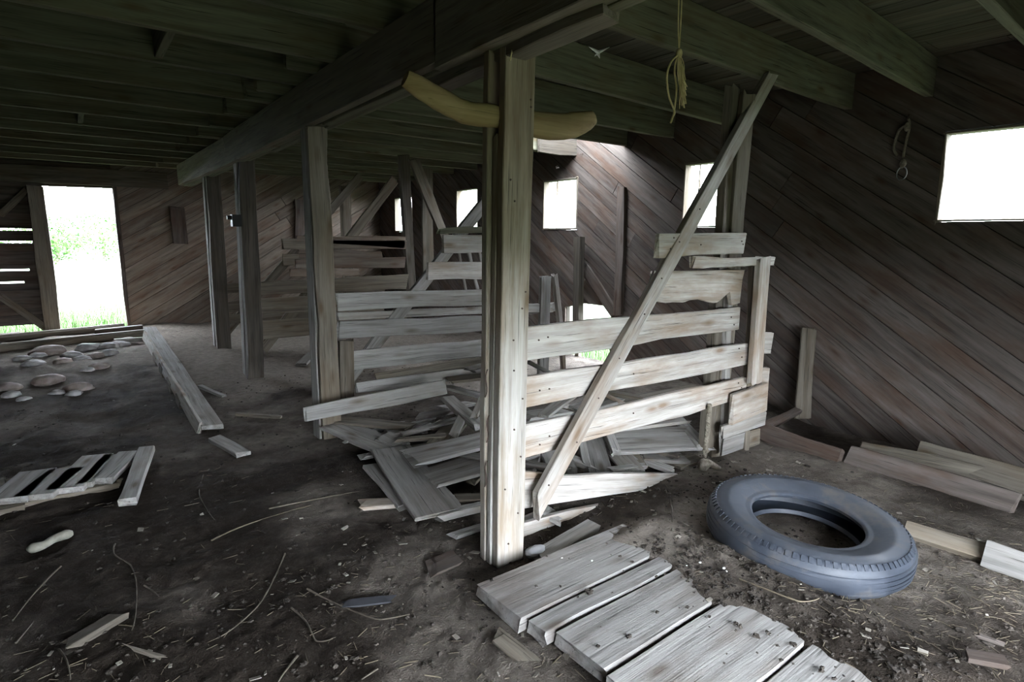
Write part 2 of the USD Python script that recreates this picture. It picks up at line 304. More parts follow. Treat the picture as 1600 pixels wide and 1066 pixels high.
# ---------------------------------------------------------------- walls and ceiling
rg = np.random.default_rng(7)
WIN = [('window_1', .75, 1.665, 1.647, 2.295), ('window_2', 3.427, 3.95, 1.633, 2.293), ('window_3', 5.561, 6.238, 1.628, 2.279), ('window_4', 7.832, 8.484, 1.66, 2.30), ('window_5', 10.052, 10.802, 1.635, 2.295)]
hatch_low = Polygon([(4.86, -.3), (5.75, -.3), (5.75, .62), (5.42, .70), (5.05, .70), (4.86, .55)])
fr = lambda u, v, d: np.array([WX + d, u, v])                    # right wall: u along y, v up, d outwards
_h = at(871, 261, x=WX); holes_r = [affinity.translate(Polygon([(-.035, -.015), (.03, -.02), (.04, .01), (0, .03)]), _h[1], _h[2])] + [sbox(a, c, b, d) for _, a, b, c, d in WIN] + [hatch_low]
wall_r = unary_union([sbox(BACK_Y, -.25, EY + .1, 2.95), sbox(4.0, 2.9, 6.8, 4.6)])
wr = thing('wall_right', 'long barn wall of weathered diagonal boards with square window openings', kind='structure')
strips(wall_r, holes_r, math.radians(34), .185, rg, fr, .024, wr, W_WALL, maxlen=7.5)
reg = wall_r
for h in holes_r: reg = reg.difference(h)
put('sheathing', slab(reg, fr, .034, .09), SHEATH, wr)
fe = lambda u, v, d: np.array([u, EY + d, v])                    # end wall: u along x
door_e = Polygon([(-.255, -.3), (.64, -.3), (.637, 2.27), (-.25, 2.258)])
gaps = [sbox(-2.2, .02, -.42, .17)] + [sbox(-2.2, z, -.36 - k * .08, z + .035) for k, z in enumerate((1.585, 1.40, .985, .80))][:4]
wall_e = sbox(LX - .1, -.25, WX + .1, 2.95)
we = thing('wall_back', 'far end wall of weathered diagonal boards beside the bright doorway', kind='structure')
right_part = sbox(.64, -.25, WX + .1, 2.95); left_part = sbox(LX - .1, -.25, .64, 2.95)
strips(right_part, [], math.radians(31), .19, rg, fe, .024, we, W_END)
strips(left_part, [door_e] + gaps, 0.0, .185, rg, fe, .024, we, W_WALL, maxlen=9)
reg = wall_e.difference(door_e)
for h in gaps: reg = reg.difference(h)
put('sheathing', slab(reg, fe, .034, .09), SHEATH, we)
fl = lambda u, v, d: np.array([LX - d, u, v])
wl = thing('wall_left', 'dark side wall of the barn, outside the picture to the left', kind='structure')
put('sheathing', slab(sbox(BACK_Y, -.25, EY + .1, 2.95), fl, 0, .06), SHEATH, wl)
fb = lambda u, v, d: np.array([u, BACK_Y - d, v])
wf = thing('wall_front', 'barn wall with the wide doorway behind the photographer', kind='structure')
door_b = sbox(DOOR[0], -.3, DOOR[1], DOOR[2])
put('sheathing', slab(sbox(LX - .1, -.25, WX + .1, 2.95).difference(door_b), fb, 0, .06), W_CEIL, wf)

ce = thing('ceiling', 'low board ceiling on rough joists', kind='structure')
fc = lambda u, v, d: np.array([u, v, CEIL + d])
hatch = sbox(3.95, 4.80, 5.2, 5.62)
roof = sbox(LX - .1, BACK_Y - .1, WX + .1, EY + .1)
strips(roof, [hatch], math.pi / 2, .145, rg, fc, .022, ce, W_CEIL, maxlen=4.2)
put('subfloor', slab(roof.difference(hatch), fc, .032, .08), SHEATH, ce)
JT, JZ = .055, 2.56
def joist(xa, ya, xb, yb, **k): return plank('joist', (xa, ya, (JZ + CEIL) / 2), (xb, yb, (JZ + CEIL) / 2), CEIL - JZ, JT, (0, -1, 0), W_JOIST, ce, n=8, rag=.006, **k)
for ya, yb in [(-.55, -.4), (.2, .35), (.9, 1.07), (1.52, 1.80), (2.20, 2.36), (3.04, 3.36), (4.0, 4.12)]: joist(1.20, ya, WX, yb)
for y in (5.09, 5.75, 6.45, 7.15, 7.85, 8.55, 9.25, 9.95, 10.65): joist(1.20, y, 3.9 if 4.9 < y < 5.6 else WX, y + .02)
joist(1.2, 4.72, WX, 4.78); joist(3.9, 5.69, WX, 5.69)
plank('joist', (3.92, 4.8, 2.69), (3.92, 5.66, 2.69), .27, .05, (1, 0, 0), W_JOIST, ce)
for y in (-.45, .25, .95, 1.62, 2.27, 3.0, 3.70, 4.39, 5.12, 5.82, 6.52, 7.22, 7.92, 8.62, 9.32, 10.02, 10.72): joist(LX, y - .04, 1.85, y)
for y in (4.05, 7.0): plank('blocking', (.55 if y < 5 else .2, y - .33, 2.68), (.55 if y < 5 else .2, y + .33, 2.68), .2, .045, (1, 0, 0), W_JOIST, ce)
# header over the end doorway and the plate on the right wall
plank('header', (LX, EY - .03, 2.42), (1.4, EY - .03, 2.42), .25, .05, (0, -1, 0), W_CEIL, we, n=6)

# window frames
for i, (nm, a, b, c, d) in enumerate(WIN):
    w = thing(nm, f'unglazed square window opening in the right wall, number {i + 1} from the camera', loc=(WX, (a + b) / 2, c), kind='structure')
    e = .02
    plank('frame_rail', (WX + .045, a, d - e / 2), (WX + .045, b, d - e / 2), e, .10, (1, 0, 0), W_OLD, w, n=2)
    plank('frame_rail', (WX + .045, a, c + e / 2), (WX + .045, b, c + e / 2), e, .10, (1, 0, 0), W_OLD, w, n=2)
    plank('frame_stile', (WX + .045, a + e / 2, c), (WX + .045, a + e / 2, d), e, .10, (1, 0, 0), W_OLD, w, n=2)
    plank('frame_stile', (WX + .045, b - e / 2, c), (WX + .045, b - e / 2, d), e, .10, (1, 0, 0), W_OLD, w, n=2)
    if i in (1, 2):
        y = (3.80, 6.02)[i - 1]
        plank('muntin', (WX + .06, y, c), (WX + .06, y, d), .014, .02, (1, 0, 0), W_OLD, w, n=2)
# end doorway
d1 = thing('door_1', 'open doorway in the far end wall, glaring with daylight and grass', loc=(.19, EY, 0), kind='structure')
plank('door_jamb', at(55, 291, y=EY - .10), at(84, 521, y=EY - .10), .20, .15, (0, -1, 0), W_OLD, d1, n=6)
plank('door_jamb', (.665, EY - .02, -.05), (.662, EY - .02, 2.30), .05, .06, (0, -1, 0), W_WALL, d1, n=4)
plank('brace', at(0, 463, y=EY - .04), at(74, 514, y=EY - .04), .10, .045, (0, -1, 0), W_OLD, d1)
plank('brace', at(0, 335, y=EY - .04), at(42, 297, y=EY - .04), .09, .045, (0, -1, 0), W_OLD, d1)
# small low opening of the right wall
d2 = thing('door_2', 'low hatch at the foot of the right wall with daylight behind', loc=(WX, 5.3, 0), kind='structure')
plank('frame_stile', (WX - .02, 5.47, -.1), (WX - .02, 5.47, .75), .07, .04, (-1, 0, 0), W_OLD, d2)
plank('frame_stile', (WX + .02, 4.88, -.1), (WX + .02, 4.88, .75), .08, .05, (-1, 0, 0), W_OLD, d2)
plank('frame_rail', (WX + .06, 4.8, .75), (WX + .06, 5.8, .72), .07, .05, (-1, 0, 0), W_OLD, d2)
plank('brace', (WX - .03, 5.35, 1.15), (WX - .03, 4.82, .62), .13, .03, (-1, 0, 0), W_WALL, d2)
# boards nailed to the right wall
t1 = thing('trim_1', 'vertical batten nailed on the right wall between two windows', loc=(WX, 4.83, 0), kind='structure')
plank('batten', at(972, 292, x=WX - .02), at(966, 492, x=WX - .02), .12, .05, (-1, 0, 0), W_WALL, t1)
t2 = thing('trim_2', 'short vertical batten on the right wall near the low hatch', loc=(WX, 5.5, 0), kind='structure')
plank('batten', at(905, 371, x=WX - .15), at(903, 540, x=WX - .15), .11, .09, (-1, 0, 0), W_DARK, t2)
t3 = thing('trim_3', 'wooden stub board standing against the right wall beyond the stall', loc=(5.05, 2.36, 0), kind='structure')
plank('batten', at(1263, 514, x=5.08), at(1253, 654, x=4.98), .125, .05, (-.8, -.6, 0), W_OLD, t3)
t4 = thing('trim_4', 'two short battens on the end wall right of the doorway', loc=(1.3, EY, 0), kind='structure')
plank('batten', at(277, 325, y=EY - .03), at(282, 380, y=EY - .03), .22, .05, (0, -1, 0), W_WALL, t4)
plank('batten', at(470, 313, y=EY - .03), at(470, 374, y=EY - .03), .22, .05, (0, -1, 0), W_WALL, t4)
t5 = thing('trim_5', 'header board and trim at the edge of the ceiling hatch', loc=(4.6, 5.6, 2.5), kind='structure')
plank('header', at(842, 214, y=5.62), at(905, 222, y=5.62), .36, .04, (0, -1, 0), W_DARK, t5)
plank('trim', at(907, 212, y=5.58), at(907, 244, y=5.58), .06, .04, (0, -1, 0), W_OLD, t5)

# ---------------------------------------------------------------- main beam and posts
bm = thing('main_beam', 'long built-up beam carrying the joists above the row of posts', 'beam', (1.49, 4.5, 2.26))
for i, (x, ys) in enumerate(((1.425, (-1.05, 2.45, 6.9, 10.22)), (1.485, (-1.05, 4.1, 8.3, 10.2)), (1.545, (-1.05, 2.2, 5.6, 10.22)))):
    for a, b in zip(ys, ys[1:]):
        dz = .012 * ((i * 3 + int(a)) % 3) - .01
        plank('beam_plank', (x, a + .004, 2.41 + dz), (x, b - .004, 2.41 - dz * .5), .29, .057, (-1, 0, 0), W_JOIST if i else W_OLD, bm, n=10, rag=.008)
plank('bolster', (1.53, 1.5, 2.30), (1.53, 2.75, 2.28), .10, .13, (0, 0, 1), W_OLD, bm, n=8, rag=.02)

p1 = thing('main_post', 'pale nail-studded support post of paired planks nearest the camera', 'post', (1.52, 2.07, 0))
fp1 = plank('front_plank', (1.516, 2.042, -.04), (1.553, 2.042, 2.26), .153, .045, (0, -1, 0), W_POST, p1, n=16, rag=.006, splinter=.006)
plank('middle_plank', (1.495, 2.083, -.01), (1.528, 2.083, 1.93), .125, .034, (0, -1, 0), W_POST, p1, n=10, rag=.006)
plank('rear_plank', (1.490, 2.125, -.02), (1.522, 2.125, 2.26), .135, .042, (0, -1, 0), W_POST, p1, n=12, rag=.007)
rn = np.random.default_rng(4)
nails(fp1, [(1.516 + .0161 * z + rn.uniform(-.062, .062), 2.018, z) for z in np.concatenate([np.linspace(.1, 1.2, 9), rn.uniform(1.2, 2.1, 5)])], (0, -1, 0), .0042)
crk = [[(1.432, y, z), (1.430, y + .012, z - .04), (1.431, y + .004, z - .09), (1.430, y + .016, z - .13)] for y, z in ((2.085, .93), (2.075, .72), (2.09, .50))]
put('bark_crack', trimesh.util.concatenate([tube(curve(c, 9), .0035, 4) for c in crk]), NAIL, p1, kind='stuff')

p2 = thing('support_post', 'second support post from the camera, old planks with a light edge', 'post', (1.44, 4.26, 0))
plank('front_plank', at(520, 684, z=0) + [0, .02, -.05], (1.465, 4.255, 2.26), .135, .05, (0, -1, 0), W_OLD, p2, n=10)
plank('side_plank', (1.400, 4.33, -.03), (1.425, 4.33, 2.26), .14, .05, (-1, 0, 0), W_GREY, p2, n=10)  # pale wood on this side stands in for far-door light
plank('rear_plank', (1.47, 4.37, -.03), (1.47, 4.37, 2.26), .13, .05, (0, -1, 0), W_OLD, p2, n=6)
plank('stub_plank', at(542, 632, y=4.24), at(541, 531, y=4.24), .105, .045, (0, -1, 0), W_OLD, p2, n=6, splinter=.015)
p3 = thing('support_post', 'third support post from the camera, dark, with a small black box on it', 'post', (1.475, 6.63, 0))
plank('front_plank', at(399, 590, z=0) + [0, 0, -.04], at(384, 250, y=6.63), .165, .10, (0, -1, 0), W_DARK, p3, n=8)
plank('side_plank', at(391, 587, z=0) + [-.02, .09, -.04], at(373, 251, y=6.72) + [-.02, 0, 0], .12, .045, (-1, 0, 0), W_GREY, p3, n=8)  # paler than the front plank: door light put into the colour
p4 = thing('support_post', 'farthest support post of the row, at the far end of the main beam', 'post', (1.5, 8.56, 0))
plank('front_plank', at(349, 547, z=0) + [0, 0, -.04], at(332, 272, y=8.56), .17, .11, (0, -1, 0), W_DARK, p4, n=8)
plank('side_plank', at(341, 545, z=0) + [-.01, .1, -.04], at(322, 273, y=8.66) + [-.02, 0, 0], .12, .045, (-1, 0, 0), W_GREY, p4, n=8)  # lit side painted paler, as daylight from the end door

# ---------------------------------------------------------------- stall partitions
Y1 = 2.19
s1 = thing('stall_partition', 'nearest stall partition of pale rails with a long diagonal brace', 'stall partition', (2.6, Y1, 0))
prs = []
for q in [((822, 511), (1152, 481), (822, 561), (1152, 514)), ((820, 588), (1164, 535), (820, 637), (1164, 570)), ((820, 664), (1163, 588), (820, 715), (1163, 622)),
          ((1030, 364), (1161, 363), (1022, 402), (1161, 399))]:
    o_, g = rail_px(s1, Y1 - .015, *q, back=.17 if q[0][0] < 900 else 0); prs.append((o_, g))
wav = lambda s: .05 * meshkit.fbm(np.array([[s * 4.5, 2.2, 0]]), 3)[0] - .03 + .075 * max(0, s - .72) / .12 * (s < .86)
rail_px(s1, Y1 - .005, (1022, 424), (1157, 422), (1012, 468), (1155, 472), n=28, notch=wav, label='rail with a gnawed lower edge')
plank('rail', at(790, 767, y=Y1 - .02), at(1095, 748, y=Y1 - .02), .185, .032, (0, -1, 0), W_RAIL, s1, n=14, taper=(1.0, .25), notch=lambda s: .0)
plank('rail', at(780, 846, y=Y1 + .01), at(985, 785, y=Y1 + .01), .145, .03, (0, -1, 0), W_RAIL, s1, n=10, taper=(1.1, .45))
b0, b1 = at(836, 793, y=2.08), at(1203, 119, y=2.26)
br1 = plank('brace', b0, b1, .095, .045, (.03, -1, .1), W_RAIL, s1, n=16, rag=.004, cut=(.10, -.05), label='long diagonal brace running up to a ceiling joist')
# end post: narrow boards on the far side of the rails up to the joist
plank('end_post', at(1118, 712, y=2.26), at(1166, 150, y=2.26), .10, .05, (-.3, -1, 0), W_OLD, s1, n=10)
plank('end_post', at(1105, 705, y=2.25) + [-.02, 0, 0], at(1145, 135, y=2.33), .09, .06, (0, -1, 0), W_OLD, s1, n=10)
plank('end_post', at(1128, 705, y=2.235), at(1138, 455, y=2.235), .06, .04, (0, -1, 0), W_GREY, s1, n=6)
plank('gate_rail', at(1083, 411, y=2.13), at(1207, 410, y=2.13), .068, .03, (0, -1, 0), W_RAIL, s1, n=10, notch=lambda s: .012 * meshkit.noise(np.array([[s * 14, 4.4, 0]]))[0])
plank('gate_stile', at(1178, 600, y=2.10), at(1192, 404, y=2.10), .105, .045, (-.15, -1, 0), W_RAIL, s1, n=8, rag=.004)
plank('gate_stile', at(1163, 700, y=2.17), at(1177, 410, y=2.17), .05, .05, (-.5, -1, 0), W_OLD, s1, n=8)
for k, (x, a, b) in enumerate(((1200, 517, 554), (1196, 575, 606))): plank('rail_stub', at(x - 14, (a + b) / 2, y=2.16), at(x + 3, (a + b) / 2, y=2.16), .15, .03, (0, -1, 0), W_RAIL, s1, n=3, rag=.003)
rail_px(s1, 2.12, (1143, 616), (1196, 598), (1141, 664), (1194, 642), name='kick_board', n=6, rag=.003, label='square pale board studded with nail holes')
rail_px(s1, 2.14, (1128, 665), (1194, 643), (1128, 685), (1192, 664), name='kick_board', n=6, rag=.003, mat=W_GREY)
rail_px(s1, 2.16, (1127, 686), (1162, 675), (1125, 712), (1160, 700), name='kick_board', n=4, rag=.003, mat=W_GREY)
rail_px(s1, 2.17, (1162, 675), (1186, 668), (1160, 702), (1182, 694), name='kick_board', n=4, rag=.003, mat=W_OLD)
for o_, (a, b, w) in prs:
    nails(o_, [a + (b - a) * q + np.array([0, -.017, rn.uniform(-.33, .33) * w]) for q in (.12, .15, .45, .95, .97)], (0, -1, 0), .0045)
nails(br1, [b0 + (b1 - b0) * q + np.array([rn.uniform(-.02, .02), -.023, rn.uniform(-.02, .02)]) for q in np.linspace(.04, .62, 8)], (0, -1, 0), .0045)

Y2 = 4.30
s2 = thing('stall_partition', 'second stall partition, grey rails starting at the second post', 'stall partition', (2.6, Y2, 0))
for q in [((528, 457), (790, 451), (528, 486), (790, 475)), ((528, 501), (790, 491), (530, 530), (790, 514)), ((545, 549), (790, 526), (545, 577), (790, 552))]: rail_px(s2, Y2, *q, mat=W_GREY)
rail_px(s2, Y2 + .05, (528, 487), (862, 474), (528, 499), (862, 487), mat=W_GREY)
rail_px(s2, Y2 + .02, (698, 367), (800, 367), (690, 396), (800, 394)); rail_px(s2, Y2 + .02, (672, 410), (800, 409), (662, 437), (800, 435))
rail_px(s2, Y2 + .03, (686, 357), (800, 353), (684, 366), (800, 362), mat=W_JOIST)
plank('brace', at(545, 590, y=Y2 + .05), at(796, 268, y=Y2 + .05), .10, .045, (0, -1, 0), W_GREY, s2, n=10)
plank('end_post', at(848, 600, y=Y2 + .04), at(851, 434, y=Y2 + .04), .13, .04, (0, -1, 0), W_GREY, s2, n=6)
plank('end_post', at(880, 590, y=Y2 + .1), at(866, 430, y=Y2 + .1), .04, .05, (0, -1, 0), W_RAIL, s2, n=8, bend=.02)
plank('cross_piece', at(828, 484, y=Y2 + .16), at(866, 479, y=Y2 + .16), .10, .03, (0, -1, 0), W_GREY, s2)
for x0, x1 in ((716, 724), (731, 742), (748, 757)): plank('slat', at(x1 + 5, 455, y=Y2 + .35), at(x0, 385, y=Y2 + .35), .03, .02, (0, -1, 0), W_GREY, s2, n=3)
Y3 = 6.68
s3 = thing('stall_partition', 'third stall partition with a dark end post and crossing braces', 'stall partition', (2.5, Y3, 0))
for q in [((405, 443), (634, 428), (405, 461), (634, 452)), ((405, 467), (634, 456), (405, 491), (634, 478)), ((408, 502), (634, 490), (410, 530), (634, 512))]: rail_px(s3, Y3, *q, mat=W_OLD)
for q in [((466, 369), (632, 370), (466, 377), (632, 388)), ((468, 390), (596, 392), (468, 402), (596, 403)), ((462, 404), (632, 402), (462, 418), (632, 418)), ((455, 420), (560, 419), (452, 432), (560, 431)), ((500, 376), (632, 376), (500, 388), (632, 389))]: rail_px(s3, Y3 + .02, *q, mat=W_END)
plank('brace', at(412, 546, y=Y3 + .05), at(616, 281, y=Y3 + .05), .11, .045, (0, -1, 0), W_OLD, s3, n=8)
plank('end_post', at(643, 470, y=Y3 + .12), at(630, 243, y=Y3 + .12), .115, .08, (0, -1, 0), W_DARK, s3, n=8)
plank('prop', at(646, 249, y=Y3 - .1), at(703, 392, y=Y3 - .3), .13, .045, (0, -1, 0), W_OLD, s3, n=8)
plank('prop', at(668, 440, y=Y3 + .2), at(668, 262, y=Y3 + .3), .16, .04, (0, -1, 0), W_CEIL, s3, n=4)
Y4 = 8.6
s4 = thing('stall_partition', 'farthest stall partition, dark boards behind the last post', 'stall partition', (2.5, Y4, 0))
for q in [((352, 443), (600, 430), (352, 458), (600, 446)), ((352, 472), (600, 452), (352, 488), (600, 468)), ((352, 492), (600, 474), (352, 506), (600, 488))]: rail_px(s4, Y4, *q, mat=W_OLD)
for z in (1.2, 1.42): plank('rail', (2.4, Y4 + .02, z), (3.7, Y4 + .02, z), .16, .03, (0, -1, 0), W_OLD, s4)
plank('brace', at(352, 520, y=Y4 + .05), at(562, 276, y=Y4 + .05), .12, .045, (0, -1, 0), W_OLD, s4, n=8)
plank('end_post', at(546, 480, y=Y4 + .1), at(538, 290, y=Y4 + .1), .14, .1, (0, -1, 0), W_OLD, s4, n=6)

# ---------------------------------------------------------------- foreground floor planks
FP = [((745, 912), (820, 968), .34), ((832, 965), (850, 988), .10), ((872, 985), (940, 1050), .25), ((965, 1062), (1035, 1130), .30), ((1060, 1150), (1140, 1230), .30), ((1170, 1260), (1240, 1340), .28)]
yy = [(1.878, 1.578), (1.566, 1.466), (1.452, 1.206), (1.192, .862), (.850, .55), (.538, .25)]
fpl = ['widest thick floor plank with pale splashes, right against the foot of the main post', 'narrow splintered floor plank beside the widest one', 'third floor plank from the main post, half buried in dirt', 'cracked grey floor plank in the bottom centre of the picture', 'floor plank in front, its right end under dirt below the tyre', 'floor plank nearest the camera, at the bottom edge']
for i, ((ya, yb), lb) in enumerate(zip(yy, fpl)):
    x0 = 1.243 + (0, .02, .06, .055, .06, .05)[i]
    plank('floor_plank', (x0, (ya + yb) / 2, .040), (2.14 + .03 * (i % 2), (ya + yb) / 2 + .01, .034), ya - yb, .06, (0, 0, 1), W_PLANK, n=24, rag=(.006, .012)[i == 1], splinter=.008, cham=.007, label=lb, cat='plank', twist=.01)

# ---------------------------------------------------------------- tyre
def tyre():
    Ro, w, Ri = .4635, .18, .257
    n = np.array([.0095, -.068, 1.]); n /= np.linalg.norm(n); a = np.cross([0, 1, 0], n); a /= np.linalg.norm(a); b = np.cross(n, a)
    mw = np.eye(4); mw[:3, 0], mw[:3, 1], mw[:3, 2], mw[:3, 3] = a, b, n, (2.7836, 1.2741, .092)
    half = [(Ri + .006, .034), (Ri, .044), (Ri - .003, .053), (Ri + .003, .060), (Ri + .014, .0635), (Ri + .024, .063), (Ri + .034, .0665), (Ri + .07, .082), (Ri + .105, .090), (Ri + .118, .0935), (Ri + .128, .0915), (Ri + .15, .090), (.424, .087), (.436, .080), (.448, .066), (.457, .048), (.462, .026)]
    outer = half + [(Ro, 0.0)] + [(r, -z) for r, z in half[::-1]]
    inner = [(Ri + .03, -.045), (Ri + .09, -.070), (Ro - .05, -.062), (Ro - .025, 0), (Ro - .05, .062), (Ri + .09, .070), (Ri + .03, .045)]
    prof = np.array(outer + inner); N = 168; P = len(prof); V = []
    for k in range(N):
        th = 2 * np.pi * k / N; q = prof.copy()
        bulge = 1 + .006 * math.sin(2 * th + 1) + .004 * math.sin(5 * th)
        q[:, 0] *= bulge
        V.append(np.column_stack([q[:, 0] * math.cos(th), q[:, 0] * math.sin(th), q[:, 1]]))
    V = np.vstack(V); F = []
    for k in range(N):
        for j in range(P):
            p, q_ = k * P + j, k * P + (j + 1) % P; p2, q2 = ((k + 1) % N) * P + j, ((k + 1) % N) * P + (j + 1) % P
            F += [(p, p2, q2), (p, q2, q_)]
    body = trimesh.Trimesh(V, np.array(F), process=False)
    if body.volume < 0: body.invert()
    t = thing('old_tyre', 'worn dusty truck tyre lying flat on the dirt by the floor planks', 'tyre', (2.803, 1.284, .0))
    put('carcass', body, RUBBER, t, mw, smooth=38)
    lug, rib = [], []
    for k in range(88):
        th = 2 * np.pi * k / 88
        for s in (1, -1):
            c = trimesh.creation.box((.013, .030, .011)); c.apply_translation((0, 0, 0))
            m = trimesh.transformations.rotation_matrix(-s * .95, [0, 1, 0]); 
            bx = trimesh.creation.box((.026, .018, .006)); bx.apply_transform(trimesh.transformations.rotation_matrix(s * .80, [0, 1, 0])); bx.apply_translation((.4385, 0, s * .0775))
            bx.apply_transform(trimesh.transformations.rotation_matrix(th, [0, 0, 1])); lug.append(bx)
    put('shoulder_lugs', trimesh.util.concatenate(lug), RUBBER, t, mw, kind='stuff')
    for zc in (-.034, -.012, .012, .034):
        pr = np.array([(Ro - .012, zc - .008), (Ro + .002 - zc * zc * 2.6, zc - .0068), (Ro + .002 - zc * zc * 2.6, zc + .0068), (Ro - .012, zc + .008)])
        th = np.linspace(0, 2 * np.pi, 121)[:-1]
        V = np.vstack([np.column_stack([pr[:, 0] * math.cos(x), pr[:, 0] * math.sin(x), pr[:, 1]]) for x in th]); F = []
        for k in range(120):
            for j in range(4):
                p, q_ = k * 4 + j, k * 4 + (j + 1) % 4; p2, q2 = ((k + 1) % 120) * 4 + j, ((k + 1) % 120) * 4 + (j + 1) % 4
                F += [(p, p2, q2), (p, q2, q_)]
        r = trimesh.Trimesh(V, np.array(F), process=False)
        if r.volume < 0: r.invert()
        put('tread_rib', r, RUBBER, t, mw, smooth=30)
tyre()

# ---------------------------------------------------------------- yoke on the post, twine, rope, halter, box
def yoke():
    pts = [at(*p, y=2.085) for p in ((633, 122), (650, 133), (690, 157), (735, 178), (775, 182), (838, 195), (875, 198), (905, 193), (927, 184))]
    rr = np.array([.034, .042, .046, .046, .046, .056, .060, .056, .034]); c = curve(pts, 36); r = np.interp(np.linspace(0, 8, 36), np.arange(9), rr)
    r = r * (1 + .10 * (meshkit.noise(np.column_stack([np.arange(36) * .9, np.zeros(36), np.zeros(36)])) - .5))
    m = tube(c, r, 12); v = m.vertices; v[:, 1] = 2.085 + (v[:, 1] - 2.085) * .62; m.vertices = v
    o = c.mean(0); m.vertices -= o
    put('wooden_yoke', m, W_YOKE, None, mat_move(o), smooth=50, label='curved pale wooden hook bar passing through the top of the main post', cat='wooden bar')
yoke()
def twine():
    t = thing('baler_twine', 'bundle of straw-coloured baler twine hanging knotted from a ceiling joist', 'twine', (2.66, 2.1, 2.1))
    r = np.random.default_rng(3); Yt = 2.1
    put('cord', trimesh.util.concatenate([tube(curve([at(1064 + d, -40, y=Yt), at(1062 + d, 30, y=Yt), at(1061, 78, y=Yt)], 10), .004, 5) for d in (-2, 2)]), TWINE, t)
    k = trimesh.creation.icosphere(2, .018); k.apply_scale((1, 1, 1.5)); k.apply_translation(at(1061, 84, y=Yt)); put('knot', k, TWINE, t, smooth=True)
    ms = []
    for i in range(34):
        e = r.normal(0, 5); x = 1064 + r.uniform(-5, 8) + e * .3; L = r.uniform(120, 172)
        ms.append(tube(curve([at(1061, 86, y=Yt), at(1061 + e * .5 + 3, 110, y=Yt + r.uniform(-.02, .02)), at(x + 2, L, y=Yt + r.uniform(-.04, .04))], 8), .0022, 4))
    put('frayed_ends', trimesh.util.concatenate(ms), TWINE, t, kind='stuff')
    lp = [at(*p, y=Yt) for p in ((1060, 86), (1047, 100), (1042, 120), (1045, 150), (1054, 175), (1050, 185), (1048, 192))]
    put('loop', tube(curve(lp, 24), .0055, 6), TWINE, t, smooth=True)
    lp = [at(*p, y=Yt + .01) for p in ((1060, 86), (1054, 110), (1057, 140), (1054, 170), (1049, 190))]
    put('loop', tube(curve(lp, 24), .005, 6), TWINE, t, smooth=True)
    w = thing('straw_wisp', 'thin straw wisps caught over the top of the main post', 'straw', (1.5, 2.0, 2.3))
    for a in ([(822, 0), (818, 35), (806, 60), (797, 95)], [(802, 0), (804, 30), (801, 62)], [(829, 2), (831, 40), (828, 68)], [(812, 0), (814, 24), (816, 48)]):
        put('wisp', tube(curve([at(*p, y=1.98) for p in a], 12), .0028, 4), TWINE, w)
twine()
def rope():
    t = thing('tether_rope', 'frayed rope tied at the foot of the stall end post behind the tyre', 'rope', (3.25, 2.12, 0))
    def twist(pts, r, n=40, turns=9):
        c = curve(pts, n); ms = []
        for k in range(3):
            ph = np.linspace(0, turns * 2 * np.pi, n) + k * 2.094
            ms.append(tube(c + r * .6 * np.column_stack([np.cos(ph), np.sin(ph), 0 * ph]), r * .62, 6))
        return trimesh.util.concatenate(ms)
    put('strand', twist([at(*p, y=2.13) for p in ((1109, 632), (1106, 660), (1102, 700), (1100, 722))], .014), ROPE, t, smooth=True)
    k = rock(.045, 5, (1.2, .8, .9)); k.apply_translation(at(1100, 727, y=2.1)); put('knot', k, ROPE, t, smooth=True)
    put('tail', tube(curve([at(1103, 722, y=2.1), at(1118, 730, y=2.08), at(1134, 748, y=2.06)], 12), np.linspace(.026, .018, 12), 8), ROPE, t, smooth=True)
    put('tail', tube(curve([at(1100, 730, y=2.1), at(1106, 742, y=2.08), at(1114, 756, y=2.07)], 12), np.linspace(.022, .012, 12), 8), ROPE, t, smooth=True)
rope()
def halter():
    t = thing('rope_halter', 'short grey rope with a metal ring hanging on the wall left of the large window', 'halter', (5.15, 1.9, 2.0))
    P = lambda *q: [at(*p, x=5.16) for p in q]
    put('rope', tube(curve(P((1419, 186), (1421, 200), (1415, 225), (1411, 246)), 20), .010, 6), ROPE, t, smooth=True)
    put('rope', tube(curve(P((1418, 196), (1405, 204), (1399, 222), (1397, 232), (1402, 243)), 20), .010, 6), ROPE, t, smooth=True)
    for q in ((1418, 198), (1411, 256)):
        k = rock(.026, 8, (.7, .9, 1.3)); k.apply_translation(at(*q, x=5.15)); put('knot', k, ROPE, t, smooth=True)
    c = at(1409, 271, x=5.15); th = np.linspace(0, 2 * np.pi, 25)[:-1]
    put('ring', tube(np.column_stack([np.full(24, c[0]), c[1] + .034 * np.cos(th), c[2] + .048 * np.sin(th)]), .005, 6, True), STEEL, t, smooth=True)
    put('hook', tube(P((1420, 178), (1418, 188)), .006, 6), NAIL, t)
halter()
bx = thing('switch_box', 'small black box fixed to the side of the third post', 'box', (1.42, 6.6, 1.6))
q = at(369, 345, y=6.60)
m = trimesh.creation.box((.09, .09, .12)); put('casing', m, BLACK, bx, mat_move(q + [-.0, 0, 0]))
m = trimesh.creation.cylinder(radius=.022, height=.05, sections=14); m.apply_transform(trimesh.transformations.rotation_matrix(math.pi / 2, [0, 1, 0])); put('knob', m, BLACK, bx, mat_move(q + [-.06, 0, .03]))
hk = thing('wire_hook', 'thin rusty wire rod with a hook below the ceiling hatch', 'hook', (4.6, 5.2, 2.5))
put('rod', tube([at(906, 241, y=5.5), at(970, 231, y=5.3)], .006, 5), NAIL, hk); put('hook', tube([at(952, 229, y=5.36), at(952, 238, y=5.36)], .009, 5), NAIL, hk)
